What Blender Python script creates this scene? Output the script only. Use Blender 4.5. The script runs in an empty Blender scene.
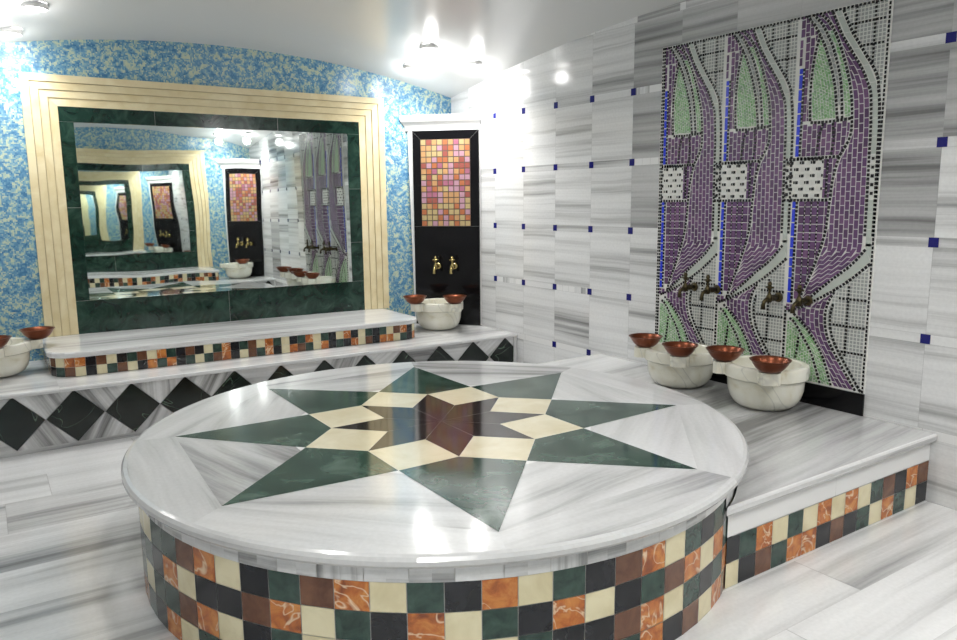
import bpy, math, random
from mathutils import Vector, Matrix
random.seed(7)
R = random.Random(11)
C = bpy.context.scene.collection
RL, RW = 6.34, 4.04            # room length (y) and width (x), metres
PI = math.pi

# ------------------------------------------------------------------ materials
class NT:
    def __init__(s, name):
        s.m = bpy.data.materials.new(name); s.m.use_nodes = True
        s.t = s.m.node_tree; s.b = s.t.nodes['Principled BSDF']
    def n(s, typ, **k):
        x = s.t.nodes.new(typ)
        for a, v in k.items():
            if a in x.inputs.keys() if isinstance(a, str) else False: x.inputs[a].default_value = v
            else: setattr(x, a, v)
        return x
    def l(s, a, b): s.t.links.new(a, b)
    def set(s, **k):
        for a, v in k.items():
            s.b.inputs[a.replace('_', ' ')].default_value = v
    def math(s, op, a, b=None, c=None):
        x = s.t.nodes.new('ShaderNodeMath'); x.operation = op
        for i, v in enumerate((a, b, c)):
            if v is None: continue
            if isinstance(v, (int, float)): x.inputs[i].default_value = v
            else: s.l(v, x.inputs[i])
        return x.outputs[0]
    def coord(s, kind='UV', scale=(1, 1, 1), rot=(0, 0, 0)):
        tc = s.t.nodes.new('ShaderNodeTexCoord'); mp = s.t.nodes.new('ShaderNodeMapping')
        mp.inputs['Scale'].default_value = scale; mp.inputs['Rotation'].default_value = rot
        s.l(tc.outputs[kind], mp.inputs['Vector']); return mp.outputs[0]
    def noise(s, vec, scale, detail=3, rough=.55, dist=0):
        x = s.t.nodes.new('ShaderNodeTexNoise')
        x.inputs['Scale'].default_value = scale; x.inputs['Detail'].default_value = detail
        x.inputs['Roughness'].default_value = rough; x.inputs['Distortion'].default_value = dist
        s.l(vec, x.inputs['Vector']); return x
    def ramp(s, fac, stops, interp='LINEAR'):
        x = s.t.nodes.new('ShaderNodeValToRGB'); x.color_ramp.interpolation = interp
        e = x.color_ramp.elements
        while len(e) < len(stops): e.new(.5)
        for el, (p, c) in zip(e, stops):
            el.position = p; el.color = (*c, 1) if len(c) == 3 else c
        s.l(fac, x.inputs[0]); return x.outputs[0]

def G(v): return (v, v * 1.005, v * 1.01)
def plain(name, col, rough=.4, metal=0, spec=.5, coat=0):
    t = NT(name); t.set(Base_Color=(*col, 1), Roughness=rough, Metallic=metal)
    t.b.inputs['Specular IOR Level'].default_value = spec
    if coat: t.b.inputs['Coat Weight'].default_value = coat; t.b.inputs['Coat Roughness'].default_value = .05
    return t.m

def marble(name, stops, us=.28, v1=3.2, v2=16, w=.62, rough=.12, wav=.03, spec=.5):
    """striped marble; stripes run along U"""
    t = NT(name)
    uv = t.coord('UV')
    wn = t.noise(uv, 1.7, 2)
    wv = t.math('MULTIPLY', t.math('SUBTRACT', wn.outputs[0], .5), wav)
    sx = t.n('ShaderNodeSeparateXYZ'); t.l(uv, sx.inputs[0])
    vv = t.math('ADD', sx.outputs[1], wv)
    def st(k, uu):
        cb = t.n('ShaderNodeCombineXYZ')
        t.l(t.math('MULTIPLY', sx.outputs[0], uu), cb.inputs[0]); t.l(t.math('MULTIPLY', vv, k), cb.inputs[1])
        return cb.outputs[0]
    a = t.noise(st(v1, us), 1, 2, .5).outputs[0]
    b = t.noise(st(v2, us * 1.6), 1, 4, .62).outputs[0]
    f = t.math('ADD', t.math('MULTIPLY', a, w), t.math('MULTIPLY', b, 1 - w))
    col = t.ramp(f, stops)
    g = t.noise(uv, 60, 3).outputs[0]
    mx = t.n('ShaderNodeMix', data_type='RGBA', blend_type='MULTIPLY'); mx.inputs[0].default_value = .16
    t.l(col, mx.inputs[6]); t.l(t.ramp(g, [(.3, G(.55)), (.7, G(1))]), mx.inputs[7])
    t.l(mx.outputs[2], t.b.inputs['Base Color'])
    t.set(Roughness=rough); t.b.inputs['Specular IOR Level'].default_value = spec
    return t.m

def blotch(name, stops, scale=9, detail=5, rough=.12, dist=.6, kind='UV', vein=None):
    t = NT(name); uv = t.coord(kind)
    f = t.noise(uv, scale, detail, .6, dist).outputs[0]
    col = t.ramp(f, stops)
    if vein:
        vn = t.noise(uv, vein[1], 3, .5, 1.2).outputs[0]
        d = t.math('ABSOLUTE', t.math('SUBTRACT', vn, .5))
        k = t.ramp(d, [(0, (1, 1, 1)), (vein[2], (0, 0, 0))])
        mx = t.n('ShaderNodeMix', data_type='RGBA'); t.l(k, mx.inputs[0]); t.l(col, mx.inputs[6]); mx.inputs[7].default_value = (*vein[0], 1)
        col = mx.outputs[2]
    t.l(col, t.b.inputs['Base Color']); t.set(Roughness=rough)
    return t.m

M = {}
M['wall_marble'] = marble('striped_wall_marble', [(.32, G(.17)), (.385, G(.38)), (.44, G(.60)), (.49, G(.73)), (.56, G(.80)), (.70, G(.85))], us=.16, v1=4.2, v2=17, w=.5, rough=.13)
M['wall_dark_dimmed'] = marble('dark_dimmed_marble', [(.32, G(.06)), (.39, G(.18)), (.46, G(.36)), (.53, G(.50)), (.66, G(.64))], us=.16, v1=4.2, v2=17, w=.5, rough=.13)  # darker copy of the wall marble, carries the dim light up high in its colour
M['bench_marble'] = marble('bench_marble', [(.33, G(.32)), (.42, G(.55)), (.50, G(.70)), (.60, G(.80))], us=.5, v1=3.5, v2=18, rough=.10)
M['bench_grey'] = marble('grey_bench_marble', [(.33, G(.17)), (.42, G(.36)), (.50, G(.50)), (.62, G(.62))], us=.5, v1=3.5, v2=18, rough=.14)
M['floor_marble'] = marble('floor_marble', [(.34, G(.18)), (.42, G(.40)), (.48, G(.62)), (.56, G(.76)), (.68, G(.82))], us=.3, v1=3.4, v2=12, w=.6, rough=.16)
M['floor_light'] = marble('pale_floor_marble', [(.30, G(.30)), (.40, G(.56)), (.47, G(.72)), (.58, G(.80))], us=.3, v1=3.4, v2=12, w=.6, rough=.16)
M['slab_marble'] = marble('platform_marble', [(.34, G(.18)), (.41, G(.40)), (.465, G(.58)), (.55, G(.68)), (.66, G(.74))], us=.5, v1=2.6, v2=13, w=.66, rough=.11, wav=.05)
M['strip_marble'] = marble('frieze_marble', [(.38, G(.22)), (.45, G(.44)), (.51, G(.68)), (.60, G(.80))], us=.8, v1=9, v2=40, rough=.16)
M['panel_marble'] = marble('bench_front_marble', [(.36, G(.10)), (.44, G(.28)), (.50, G(.50)), (.60, G(.68))], us=.5, v1=8, v2=30, rough=.16)
M['white'] = plain('white_stone', (.80, .80, .80), .25)
M['grout'] = plain('pale_grout', (.55, .54, .52), .8)
M['grout_grey'] = plain('grey_joint', (.36, .36, .36), .8)
M['grout_dark'] = plain('dark_grout', (.10, .07, .05), .7)
M['cream'] = blotch('cream_tile', [(.3, (.66, .58, .36)), (.6, (.80, .73, .50))], 7, rough=.18)
M['orange'] = blotch('orange_tile', [(.30, (.20, .05, .02)), (.48, (.50, .15, .035)), (.68, (.70, .30, .08))], 16, 6, .18, vein=((.80, .60, .40), 6, .02))
M['brown'] = blotch('brown_tile', [(.3, (.09, .035, .02)), (.7, (.22, .10, .055))], 14, 6, .18)
M['green'] = blotch('green_tile', [(.3, (.012, .030, .024)), (.7, (.05, .10, .08))], 20, 6, .15)
M['black'] = blotch('black_tile', [(.3, (.006, .007, .009)), (.7, (.02, .022, .028))], 12, 4, .14)
M['star_green'] = blotch('green_inlay', [(.28, (.012, .034, .024)), (.5, (.034, .072, .054)), (.75, (.11, .17, .135))], 6, 9, .09, 1.2)
M['star_cream'] = blotch('cream_inlay', [(.3, (.70, .62, .42)), (.65, (.82, .76, .58))], 6, rough=.12)
M['star_dark'] = blotch('dark_brown_inlay', [(.3, (.016, .012, .012)), (.7, (.045, .034, .033))], 8, 6, .08)
M['frame_green'] = blotch('green_frame_marble', [(.3, (.002, .010, .007)), (.5, (.008, .030, .021)), (.75, (.035, .080, .058))], 7, 9, .12, 1.8, vein=None)
M['diamond'] = blotch('diamond_inlay', [(.3, (.003, .006, .005)), (.7, (.010, .017, .014))], 10, 6, .14, vein=((.10, .15, .11), 2, .0025))
M['cream_frame'] = blotch('cream_frame_stone', [(.3, (.64, .53, .30)), (.65, (.76, .67, .44))], 5, 5, .28, .8)
M['cream_groove'] = plain('frame_groove', (.55, .45, .26), .6)
M['niche_black'] = plain('black_panel', (.005, .005, .006), .10, spec=.25)
M['basin'] = blotch('ivory_basin_marble', [(.26, (.60, .54, .36)), (.42, (.78, .76, .65)), (.6, (.84, .83, .75))], 5, 5, .16, .8, 'Object', vein=((.62, .61, .54), 1.6, .010))
M['copper'] = plain('copper', (.17, .045, .017), .30, .7)
M['brass_dark'] = blotch('aged_bronze', [(.3, (.028, .022, .012)), (.7, (.09, .07, .03))], 30, 4, .30, 0, 'Object')
M['brass'] = plain('brass', (.42, .33, .14), .22, .9)
for k in ('brass_dark',): M[k].node_tree.nodes['Principled BSDF'].inputs['Metallic'].default_value = .75
M['lamp'] = plain('lamp_glow', (1, 1, 1), .4)
b = M['lamp'].node_tree.nodes['Principled BSDF']; b.inputs['Emission Color'].default_value = (1, .98, .94, 1); b.inputs['Emission Strength'].default_value = 22
M['chrome'] = plain('lamp_chrome', (.75, .75, .75), .15, 1)
# mosaic panel colours
M['m_grout'] = plain('mosaic_grout', (.76, .76, .73), .7)
M['m_black'] = plain('mosaic_black', (.006, .006, .008), .25)
M['m_blue'] = plain('mosaic_blue', (.03, .06, .70), .2)
M['m_grey'] = plain('mosaic_grey', (.36, .38, .37), .35)
M['m_stripe'] = plain('mosaic_pale_stripe', (.50, .54, .50), .35)
M['m_p1'] = plain('mosaic_purple', (.135, .065, .165), .22)
M['m_p2'] = plain('mosaic_plum', (.18, .09, .20), .22)
M['m_p3'] = plain('mosaic_mauve', (.10, .05, .12), .22)
M['m_g1'] = plain('mosaic_green', (.20, .42, .17), .3)
M['m_g2'] = plain('mosaic_pale_green', (.33, .54, .29), .3)
M['m_g3'] = plain('mosaic_sage', (.26, .40, .25), .3)
M['m_white'] = plain('mosaic_white', (.68, .68, .65), .3)
M['dot_blue'] = plain('cobalt_insert', (.012, .012, .16), .2)
for k, c in dict(pk1=(.48, .17, .08), pk2=(.56, .32, .15), pk3=(.40, .15, .22), pk4=(.50, .29, .36), pk5=(.52, .40, .20), pk6=(.36, .11, .09)).items():
    M[k] = plain('iridescent_' + k, c, .18, .25)

# ceiling: glossy off-white stretch film
t = NT('ceiling_film')
t.set(Base_Color=(.66, .67, .67, 1), Roughness=.20); t.b.inputs['Specular IOR Level'].default_value = .5
bp = t.n('ShaderNodeBump'); bp.inputs['Strength'].default_value = .25; bp.inputs['Distance'].default_value = .01
t.l(t.noise(t.coord('Object'), 2.2, 2).outputs[0], bp.inputs['Height']); t.l(bp.outputs[0], t.b.inputs['Normal'])
M['ceiling'] = t.m

# blue pebble mosaic wall: tiny tesserae, swirling dabs of blue and pale straw
t = NT('blue_glass_mosaic')
oc = t.coord('Object')
sn = t.n('ShaderNodeVectorMath', operation='SNAP'); sn.inputs[1].default_value = (.009, .009, .009); t.l(oc, sn.inputs[0])
dn = t.noise(sn.outputs[0], 7, 2)
ad = t.n('ShaderNodeVectorMath', operation='MULTIPLY_ADD'); t.l(dn.outputs[1], ad.inputs[0]); ad.inputs[1].default_value = (.16, .16, .16); t.l(sn.outputs[0], ad.inputs[2])
f1 = t.noise(ad.outputs[0], 27, 3, .62).outputs[0]
wn = t.n('ShaderNodeTexWhiteNoise'); t.l(sn.outputs[0], wn.inputs[0])
f = t.math('ADD', f1, t.math('MULTIPLY', t.math('SUBTRACT', wn.outputs[0], .5), .16))
col = t.ramp(f, [(.33, (.055, .18, .34)), (.44, (.11, .27, .44)), (.51, (.19, .37, .48)), (.56, (.35, .48, .44)), (.62, (.50, .57, .42))])
t.l(col, t.b.inputs['Base Color']); t.set(Roughness=.22)
M['blue_mosaic'] = t.m

# mirror glass, slightly wavy
t = NT('old_mirror'); t.set(Base_Color=(.84, .89, .87, 1), Metallic=1, Roughness=.015)
bp = t.n('ShaderNodeBump'); bp.inputs['Strength'].default_value = 1; bp.inputs['Distance'].default_value = .0022
t.l(t.noise(t.coord('Object', (1.0, 1, .8)), 1.5, 1).outputs[0], bp.inputs['Height']); t.l(bp.outputs[0], t.b.inputs['Normal'])
M['mirror'] = t.m

# ------------------------------------------------------------------ mesh builder
def sag(x): return .009 * (-x - .5)      # the old benches at the ends are not quite level
class MB:
    def __init__(s, tf=None, settle=False): s.v, s.f, s.m, s.uv, s.mats, s.tf, s.settle = [], [], [], [], [], tf, settle
    def mi(s, k):
        if k not in s.mats: s.mats.append(k)
        return s.mats.index(k)
    def poly(s, pts, mat, d=None, off=None):
        pts = [Vector(q) for q in pts]
        n = Vector((0, 0, 0))
        for i in range(len(pts)):
            a, b2 = pts[i], pts[(i + 1) % len(pts)]
            n += a.cross(b2)
        n = n.normalized() if n.length > 1e-12 else Vector((0, 0, 1))
        d = Vector(d) if d is not None else (Vector((1, 0, 0)) if abs(n.x) < .9 else Vector((0, 1, 0)))
        d = (d - n * d.dot(n)); d = d.normalized() if d.length > 1e-6 else n.orthogonal().normalized()
        w = n.cross(d)
        if off is None: off = (R.uniform(-50, 50), R.uniform(-50, 50))
        k = len(s.v); s.v += pts; s.f.append(list(range(k, k + len(pts)))); s.m.append(s.mi(mat))
        s.uv += [(q.dot(d) + off[0], q.dot(w) + off[1]) for q in pts]
    def tile(s, pts, mat, gap=.0015, d=None):
        pts = [Vector(q) for q in pts]
        c = sum(pts, Vector()) / len(pts)
        out = []
        for q in pts:
            e = (c - q); out.append(q + e.normalized() * min(gap * 1.414, e.length * .4))
        s.poly(out, mat, d)
    def box(s, x0, x1, y0, y1, z0, z1, mat, d=(1, 0, 0), off=None, skip=''):
        P = lambda x, y, z: (x, y, z)
        if off is None: off = (R.uniform(-50, 50), R.uniform(-50, 50))
        F = dict(t=[(x0, y0, z1), (x1, y0, z1), (x1, y1, z1), (x0, y1, z1)], b=[(x0, y1, z0), (x1, y1, z0), (x1, y0, z0), (x0, y0, z0)],
                 f=[(x0, y0, z0), (x1, y0, z0), (x1, y0, z1), (x0, y0, z1)], k=[(x1, y1, z0), (x0, y1, z0), (x0, y1, z1), (x1, y1, z1)],
                 l=[(x0, y1, z0), (x0, y0, z0), (x0, y0, z1), (x0, y1, z1)], r=[(x1, y0, z0), (x1, y1, z0), (x1, y1, z1), (x1, y0, z1)])
        for k, q in F.items():
            if k not in skip: s.poly(q, mat, d, off)
    def prism(s, outline, z0, z1, mat, d=(1, 0, 0), cap=True):
        """vertical prism over a counter-clockwise outline"""
        off = (R.uniform(-50, 50), R.uniform(-50, 50)); n = len(outline)
        if cap:
            s.poly([(x, y, z1) for x, y in outline], mat, d, off)
            s.poly([(x, y, z0) for x, y in reversed(outline)], mat, d, off)
        for i in range(n):
            a, b2 = outline[i], outline[(i + 1) % n]
            s.poly([(*a, z0), (*b2, z0), (*b2, z1), (*a, z1)], mat, (b2[0] - a[0], b2[1] - a[1], 0), off)
    def lathe(s, prof, mat, seg=32, axis=None, org=(0, 0, 0)):
        """profile of (r, h) turned about `axis` (default +z) through org"""
        ax = Vector(axis or (0, 0, 1)).normalized(); e1 = ax.orthogonal().normalized() if axis else Vector((1, 0, 0)); e2 = ax.cross(e1)
        o = Vector(org); k = len(s.v); rings = []
        for r, h in prof:
            if r < 1e-6: s.v.append(o + ax * h); rings.append([len(s.v) - 1] * seg)
            else:
                ids = []
                for i in range(seg):
                    a = 2 * PI * i / seg; s.v.append(o + ax * h + (e1 * math.cos(a) + e2 * math.sin(a)) * r); ids.append(len(s.v) - 1)
                rings.append(ids)
        m = s.mi(mat)
        for A, B in zip(rings, rings[1:]):
            for i in range(seg):
                j = (i + 1) % seg; f = []
                for q in (A[i], A[j], B[j], B[i]):
                    if q not in f: f.append(q)
                if len(f) > 2: s.f.append(f); s.m.append(m); s.uv += [(s.v[q].x * 3, s.v[q].z * 3) for q in f]
    def tube(s, path, rad, mat, seg=12):
        pts = [Vector(q) for q in path]; n = len(pts); rings = []
        rad = rad if isinstance(rad, (list, tuple)) else [rad] * n
        up = Vector((0.3, 1, .2)).normalized()
        for i, q in enumerate(pts):
            tg = (pts[min(i + 1, n - 1)] - pts[max(i - 1, 0)]).normalized()
            e1 = tg.cross(up).normalized(); e2 = tg.cross(e1); ids = []
            for k in range(seg):
                a = 2 * PI * k / seg; s.v.append(q + (e1 * math.cos(a) + e2 * math.sin(a)) * rad[i]); ids.append(len(s.v) - 1)
            rings.append(ids)
        m = s.mi(mat)
        for A, B in zip(rings, rings[1:]):
            for i in range(seg):
                j = (i + 1) % seg; f = [A[i], B[i], B[j], A[j]]; s.f.append(f); s.m.append(m); s.uv += [(0, 0)] * 4
        for f in (rings[0], rings[-1][::-1]): s.f.append(list(f)); s.m.append(m); s.uv += [(0, 0)] * len(f)
    def build(s, name, parent=None, smooth=False, bevel=0, ang=40):
        base = Vector(parent['_b']) if parent is not None and '_b' in parent else Vector((0, 0, 0))
        vs = [Vector(q) for q in s.v]; fs = s.f; uv = s.uv
        if s.settle: vs = [Vector((q.x, q.y, q.z + sag(q.x) * min(max(q.z / .34, 0), 1))) for q in vs]
        if s.tf:                                   # mirror to the opposite end of the room
            vs = [Vector((q.x, -RL - q.y, q.z)) for q in vs]
            nf, nu, k = [], [], 0
            for f in fs:
                nf.append(f[::-1]); nu += uv[k:k + len(f)][::-1]; k += len(f)
            fs, uv = nf, nu
        me = bpy.data.meshes.new(name)
        me.from_pydata([q - base for q in vs], [], fs)
        for k in s.mats: me.materials.append(M[k])
        me.polygons.foreach_set('material_index', s.m)
        ul = me.uv_layers.new(name='UVMap'); ul.data.foreach_set('uv', [c for p in uv for c in p])
        if smooth:
            me.polygons.foreach_set('use_smooth', [True] * len(me.polygons)); me.set_sharp_from_angle(angle=math.radians(ang))
        me.update()
        o = bpy.data.objects.new(name, me); C.objects.link(o)
        if parent is not None: o.parent = parent
        if bevel:
            md = o.modifiers.new('soft', 'BEVEL'); md.width = bevel; md.segments = 2; md.limit_method = 'ANGLE'
        return o

def thing(name, label, cat, base=(0, 0, 0), rz=0, group=None, tf=None):
    o = bpy.data.objects.new(name, None); C.objects.link(o); o.empty_display_size = .1
    if tf: base = (base[0], -RL - base[1], base[2])
    o.location = base; o.rotation_euler = (0, 0, rz); o['_b'] = tuple(base)
    o['label'] = label; o['category'] = cat
    if group: o['group'] = group
    return o
def struct(mb, name):
    o = mb.build(name); o['kind'] = 'structure'; return o
def dup(root, loc, rz, label, group=None):
    r = root.copy(); C.objects.link(r); r.location = loc; r.rotation_euler = (0, 0, rz); r['label'] = label
    if group: r['group'] = group
    for ch in list(root.children):
        c = ch.copy(); C.objects.link(c); c.parent = r
        for g in ch.children:
            d = g.copy(); C.objects.link(d); d.parent = c
    return r

def zc(x, y): return 2.361 + .25 * (1 - ((x + 2.02) / 2.02) ** 2) + .265 * (1 - ((y + 3.17) / 3.17) ** 2)

# ------------------------------------------------------------------ room shell
# floor: long striped slabs
mb = MB(); mb.poly([(-RW, -RL, -.004), (0, -RL, -.004), (0, 0, -.004), (-RW, 0, -.004)], 'grout_grey')
yb = [0, -.6, -1.02, -1.43, -1.79, -2.2, -2.6, -2.95, -3.3, -3.65, -3.97, -4.315, -4.59, -4.9, -5.25, -5.6, -5.95, -RL]
fix = {3: [-3.49, -2.3, -1.2], 4: [-3.69, -2.4, -1.0], 11: [-3.3, -2.25, -1.065], 12: [-2.7, -1.52, -.3], 13: [-3.2, -2.2, -.45], 2: [-3.0, -1.7, -.6]}
for i, (a, c) in enumerate(zip(yb, yb[1:])):
    xs = [-RW] + fix.get(i, [-3.1 + .5 * (i % 3), -1.9 + .4 * (i % 2), -.8]) + [0]
    for x0, x1 in zip(xs, xs[1:]): mb.tile([(x0, c, 0), (x1, c, 0), (x1, a, 0), (x0, a, 0)], 'floor_light' if c < -4.2 or a > -1.5 else 'floor_marble', .001, (1, 0, 0))
struct(mb, 'floor')
# ceiling
mb = MB(); N = 36
gx = [-RW * i / N for i in range(N + 1)]; gy = [-RL * i / N for i in range(N + 1)]
for x in gx:
    for y in gy: mb.v.append(Vector((x, y, zc(x, y))))
m = mb.mi('ceiling')
for i in range(N):
    for j in range(N):
        f = [i * (N + 1) + j, i * (N + 1) + j + 1, (i + 1) * (N + 1) + j + 1, (i + 1) * (N + 1) + j]
        mb.f.append(f); mb.m.append(m); mb.uv += [(0, 0)] * 4
o = mb.build('ceiling', smooth=True); o['kind'] = 'structure'
# striped marble walls, cobalt inserts at the tile corners
def tiled_wall(name, X, sgn, cols):
    mb = MB(); h = .453; z3 = 1.233; dd = .0225
    P = lambda y, z: (X - sgn * .0, y, z)
    B = X + sgn * .004
    def q(y0, y1, z0, z1): 
        pts = [(X, y0, z0), (X, y1, z0), (X, y1, z1), (X, y0, z1)]
        return pts if sgn < 0 else pts
    mb.poly([(B, 0, 0), (B, -RL, 0), (B, -RL, 2.9), (B, 0, 2.9)], 'grout_grey')
    rows = [z3 + (k - 3) * h for k in range(0, 7)]
    for y0, y1 in zip(cols, cols[1:]):
        for zz in rows:
            lo, hi = max(zz + dd, 0), zz + h - dd
            if hi > .0: mb.tile(q(y0, y1, lo, min(hi, 2.9)), 'wall_dark_dimmed' if y0 < -2.2 and (zz > 1.6 or R.random() < .3) else 'wall_marble', .0006, (0, 1, 0))  # upper tiles darkened for the light falling off upwards, lower ones at random
            if zz - dd > 0:
                pale = R.random() < .28 and y0 > -2.3 and zz > .5
                if pale:
                    n = R.choice((3, 4, 5)); ys = [y0 - dd + (y1 - y0 + 2 * dd) * k / n for k in range(n + 1)]
                    for a, c in zip(ys, ys[1:]): mb.tile(q(a, c, zz - dd, zz + dd), 'strip_marble' if R.random() < .35 else 'white', .0006, (0, 0, 1))
                else: mb.tile(q(y0 - dd, y1 + dd, zz - dd, zz + dd), 'wall_marble' if zz > .5 else 'white', .0006, (0, 1, 0))
    for y in cols[1:-1]:
        for zz in rows:
            mb.poly([(X + (-.001 if sgn > 0 else .001), yy, z) for yy, z in ((y + dd, zz - dd), (y - dd, zz - dd), (y - dd, zz + dd), (y + dd, zz + dd))], 'dot_blue' if .4 < zz < 2.4 or (.1 < zz < .4 and sgn > 0 and -2 < y < -1.3) else 'white')
    return struct(mb, name)
cols = [0, -.29] + [-.69 - .4 * i for i in range(9)] + [-4.237, -4.637, -5.037, -5.437, -5.837, -RL]
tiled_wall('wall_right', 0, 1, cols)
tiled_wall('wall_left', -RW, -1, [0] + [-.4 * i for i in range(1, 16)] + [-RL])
for nm, Y in (('wall_back', 0), ('wall_front', -RL)):
    mb = MB(); mb.poly([(-RW, Y, 0), (0, Y, 0), (0, Y, 2.9), (-RW, Y, 2.9)], 'blue_mosaic'); struct(mb, nm)

# ------------------------------------------------------------------ central platform
PC = (-2.035, -3.187); ZT = .475; RS = 1.293; RT = 1.245
plat = thing('marble_platform', 'large round marble platform inlaid with an eight-pointed green star', 'platform', (PC[0], PC[1], 0))
pol = lambda r, a, z=ZT: (PC[0] + r * math.cos(math.radians(a)), PC[1] + r * math.sin(math.radians(a)), z)
mb = MB(); RI = 1.272
TIPS = [(1.121, 21.9), (1.130, 67.4), (1.124, 113.3), (1.127, 156.2), (1.141, -159.2), (1.160, -112.3), (1.150, -66.9), (1.131, -22)]
ptip = lambda k, z=ZT: pol(*TIPS[k % 8], z)
for k in range(8):
    a = 22.5 + 45 * k; v = a + 22.5; w = a + 45
    tip, val, tip2 = ptip(k), pol(.63, v), ptip(k + 1)
    ch = Vector(tip2) - Vector(tip)
    mb.tile([val, tip, tip2], 'slab_marble', .0008, Matrix.Rotation(math.radians(R.choice((8, -10, 15, 78))), 3, 'Z') @ ch)
    arc = [pol(RI, a + 45 * i / 12) for i in range(13)]
    mb.poly([tip] + arc + [tip2], 'slab_marble', ch)
    # rounded nosing
    prof = [(RI, ZT), (1.285, ZT - .004), (RS, ZT - .014), (RS, ZT - .028), (1.285, ZT - .038), (RI, ZT - .042), (1.235, ZT - .042)]
    off = (R.uniform(-50, 50), R.uniform(-50, 50)); mi = mb.mi('slab_marble')
    for i in range(12):
        a0, a1 = a + 45 * i / 12, a + 45 * (i + 1) / 12
        for j, ((r0, z0), (r1, z1)) in enumerate(zip(prof, prof[1:])):
            b0 = len(mb.v); mb.v += [Vector(pol(r0, a0, z0)), Vector(pol(r1, a0, z1)), Vector(pol(r1, a1, z1)), Vector(pol(r0, a1, z0))]
            mb.f.append([b0, b0 + 1, b0 + 2, b0 + 3]); mb.m.append(mi)
            u0, u1 = math.radians(a0) * 1.28 + off[0], math.radians(a1) * 1.28 + off[0]
            mb.uv += [(u0, j * .012 + off[1]), (u0, j * .012 + .012 + off[1]), (u1, j * .012 + .012 + off[1]), (u1, j * .012 + off[1])]
mb.build('slab', plat)
mb = MB(); zi = ZT + .0006
for k in range(8):
    a = 22.5 + 45 * k
    mb.tile([pol(.48, a, zi), pol(.63, a - 22.5, zi), ptip(k, zi), pol(.63, a + 22.5, zi)], 'star_green', .0005)
    c = 45 * k
    mb.tile([pol(.265, c, zi), pol(.48, c - 22.5, zi), pol(.63, c, zi), pol(.48, c + 22.5, zi)], 'star_cream', .0005)
    mb.tile([pol(0, 0, zi), pol(.265, c, zi), pol(.48, c + 22.5, zi), pol(.265, c + 45, zi)], 'star_dark', .0004)
mb.poly([pol(.66, 6 * i, zi - .0003) for i in range(60)], 'white')
mb.build('star_inlay', plat)
# frieze under the slab
mb = MB(); a = 0
while a < 359.5:
    st = min(R.choice((5.5, 6, 6.5, 7)), 360 - a)
    if 360 - a - st < 3: st = 360 - a
    vert = R.random() < .3
    for i in range(2):
        a0, a1 = a + st * i / 2, a + st * (i + 1) / 2
        if i == 0: off = (R.uniform(-50, 50), R.uniform(-50, 50))
        g0 = .05 if i == 0 else 0; g1 = .05 if i == 1 else 0
        mb.poly([pol(RT + .002, a0 + g0, .376), pol(RT + .002, a1 - g1, .376), pol(RT + .002, a1 - g1, .434), pol(RT + .002, a0 + g0, .434)], 'strip_marble', (0, 0, 1) if vert else None, off)
    a += st
mb.build('frieze_strip', plat)
key = dict(c='cream', o='orange', b='brown', g='green', k='black')
NTL = 73; stp = 360 / NTL; a00 = -125.365
rows = [dict(zip(range(-10, 13), 'cggbockgbocgkocgkbocgkg')), dict(zip(range(-10, 13), 'gkockkbocgkocgkockgboco')),
        dict(zip(range(-10, 13), 'cggbockgcbkgocgkkbocgkg')), dict(zip(range(-10, 13), 'gkocgkbockgcokgckgokbco'))]
mb = MB()
cy = 'cgkobcgkoc'
for r in range(4):
    z1 = .375 - r * .09375; z0 = z1 - .09375
    for i in range(NTL):
        idx = i if i <= 40 else i - NTL
        ch = rows[r].get(idx) or 'cgkbockgobkc'[(i * 5 + r * 7 + (i * i) % 3) % 12]
        a0, a1 = a00 + (idx - 1) * stp, a00 + idx * stp
        mb.tile([pol(RT, a0, z0), pol(RT, a1, z0), pol(RT, a1, z1), pol(RT, a0, z1)], key[ch], .0012)
mb.build('mosaic_band', plat)
mb = MB(); mb.lathe([(RT - .004, 0), (RT - .004, .434), (0, .434)], 'grout', NTL * 2, org=(*PC, 0)); mb.build('core', plat)
mb = MB(); off = (1, 2)
for i in range(24):                                   # pale stone strip where the fountain bench meets the drum
    a0, a1 = -65.6 + 131.2 * i / 24, -65.6 + 131.2 * (i + 1) / 24
    mb.poly([pol(1.2485, a0, .338), pol(1.2485, a1, .338), pol(1.2485, a1, .434), pol(1.2485, a0, .434)], 'bench_marble', None, off)
mb.build('upstand', plat)

# ------------------------------------------------------------------ fountain bench along the right wall
BY0, BY1, BZ = -4.32, -2.02, .34
def arc_x(y, r): return PC[0] + math.sqrt(max(r * r - (y - PC[1]) ** 2, 0))
rb = thing('fountain_bench', 'low grey marble bench along the striped wall with two-row mosaic front', 'bench', (-.5, -3.17, 0))
def arc_pts(r, y0, y1, n):
    a1, a0 = math.asin((y1 - PC[1]) / r), math.asin((y0 - PC[1]) / r)
    return [(PC[0] + r * math.cos(a1 + (a0 - a1) * i / n), PC[1] + r * math.sin(a1 + (a0 - a1) * i / n)) for i in range(n + 1)]
def bench_outline(r, y0, y1, x1):
    return [(x1, y0), (x1, y1)] + arc_pts(r, y0, y1, 32)
mb = MB(); ol = bench_outline(1.256, BY0, BY1, -.002)
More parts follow.
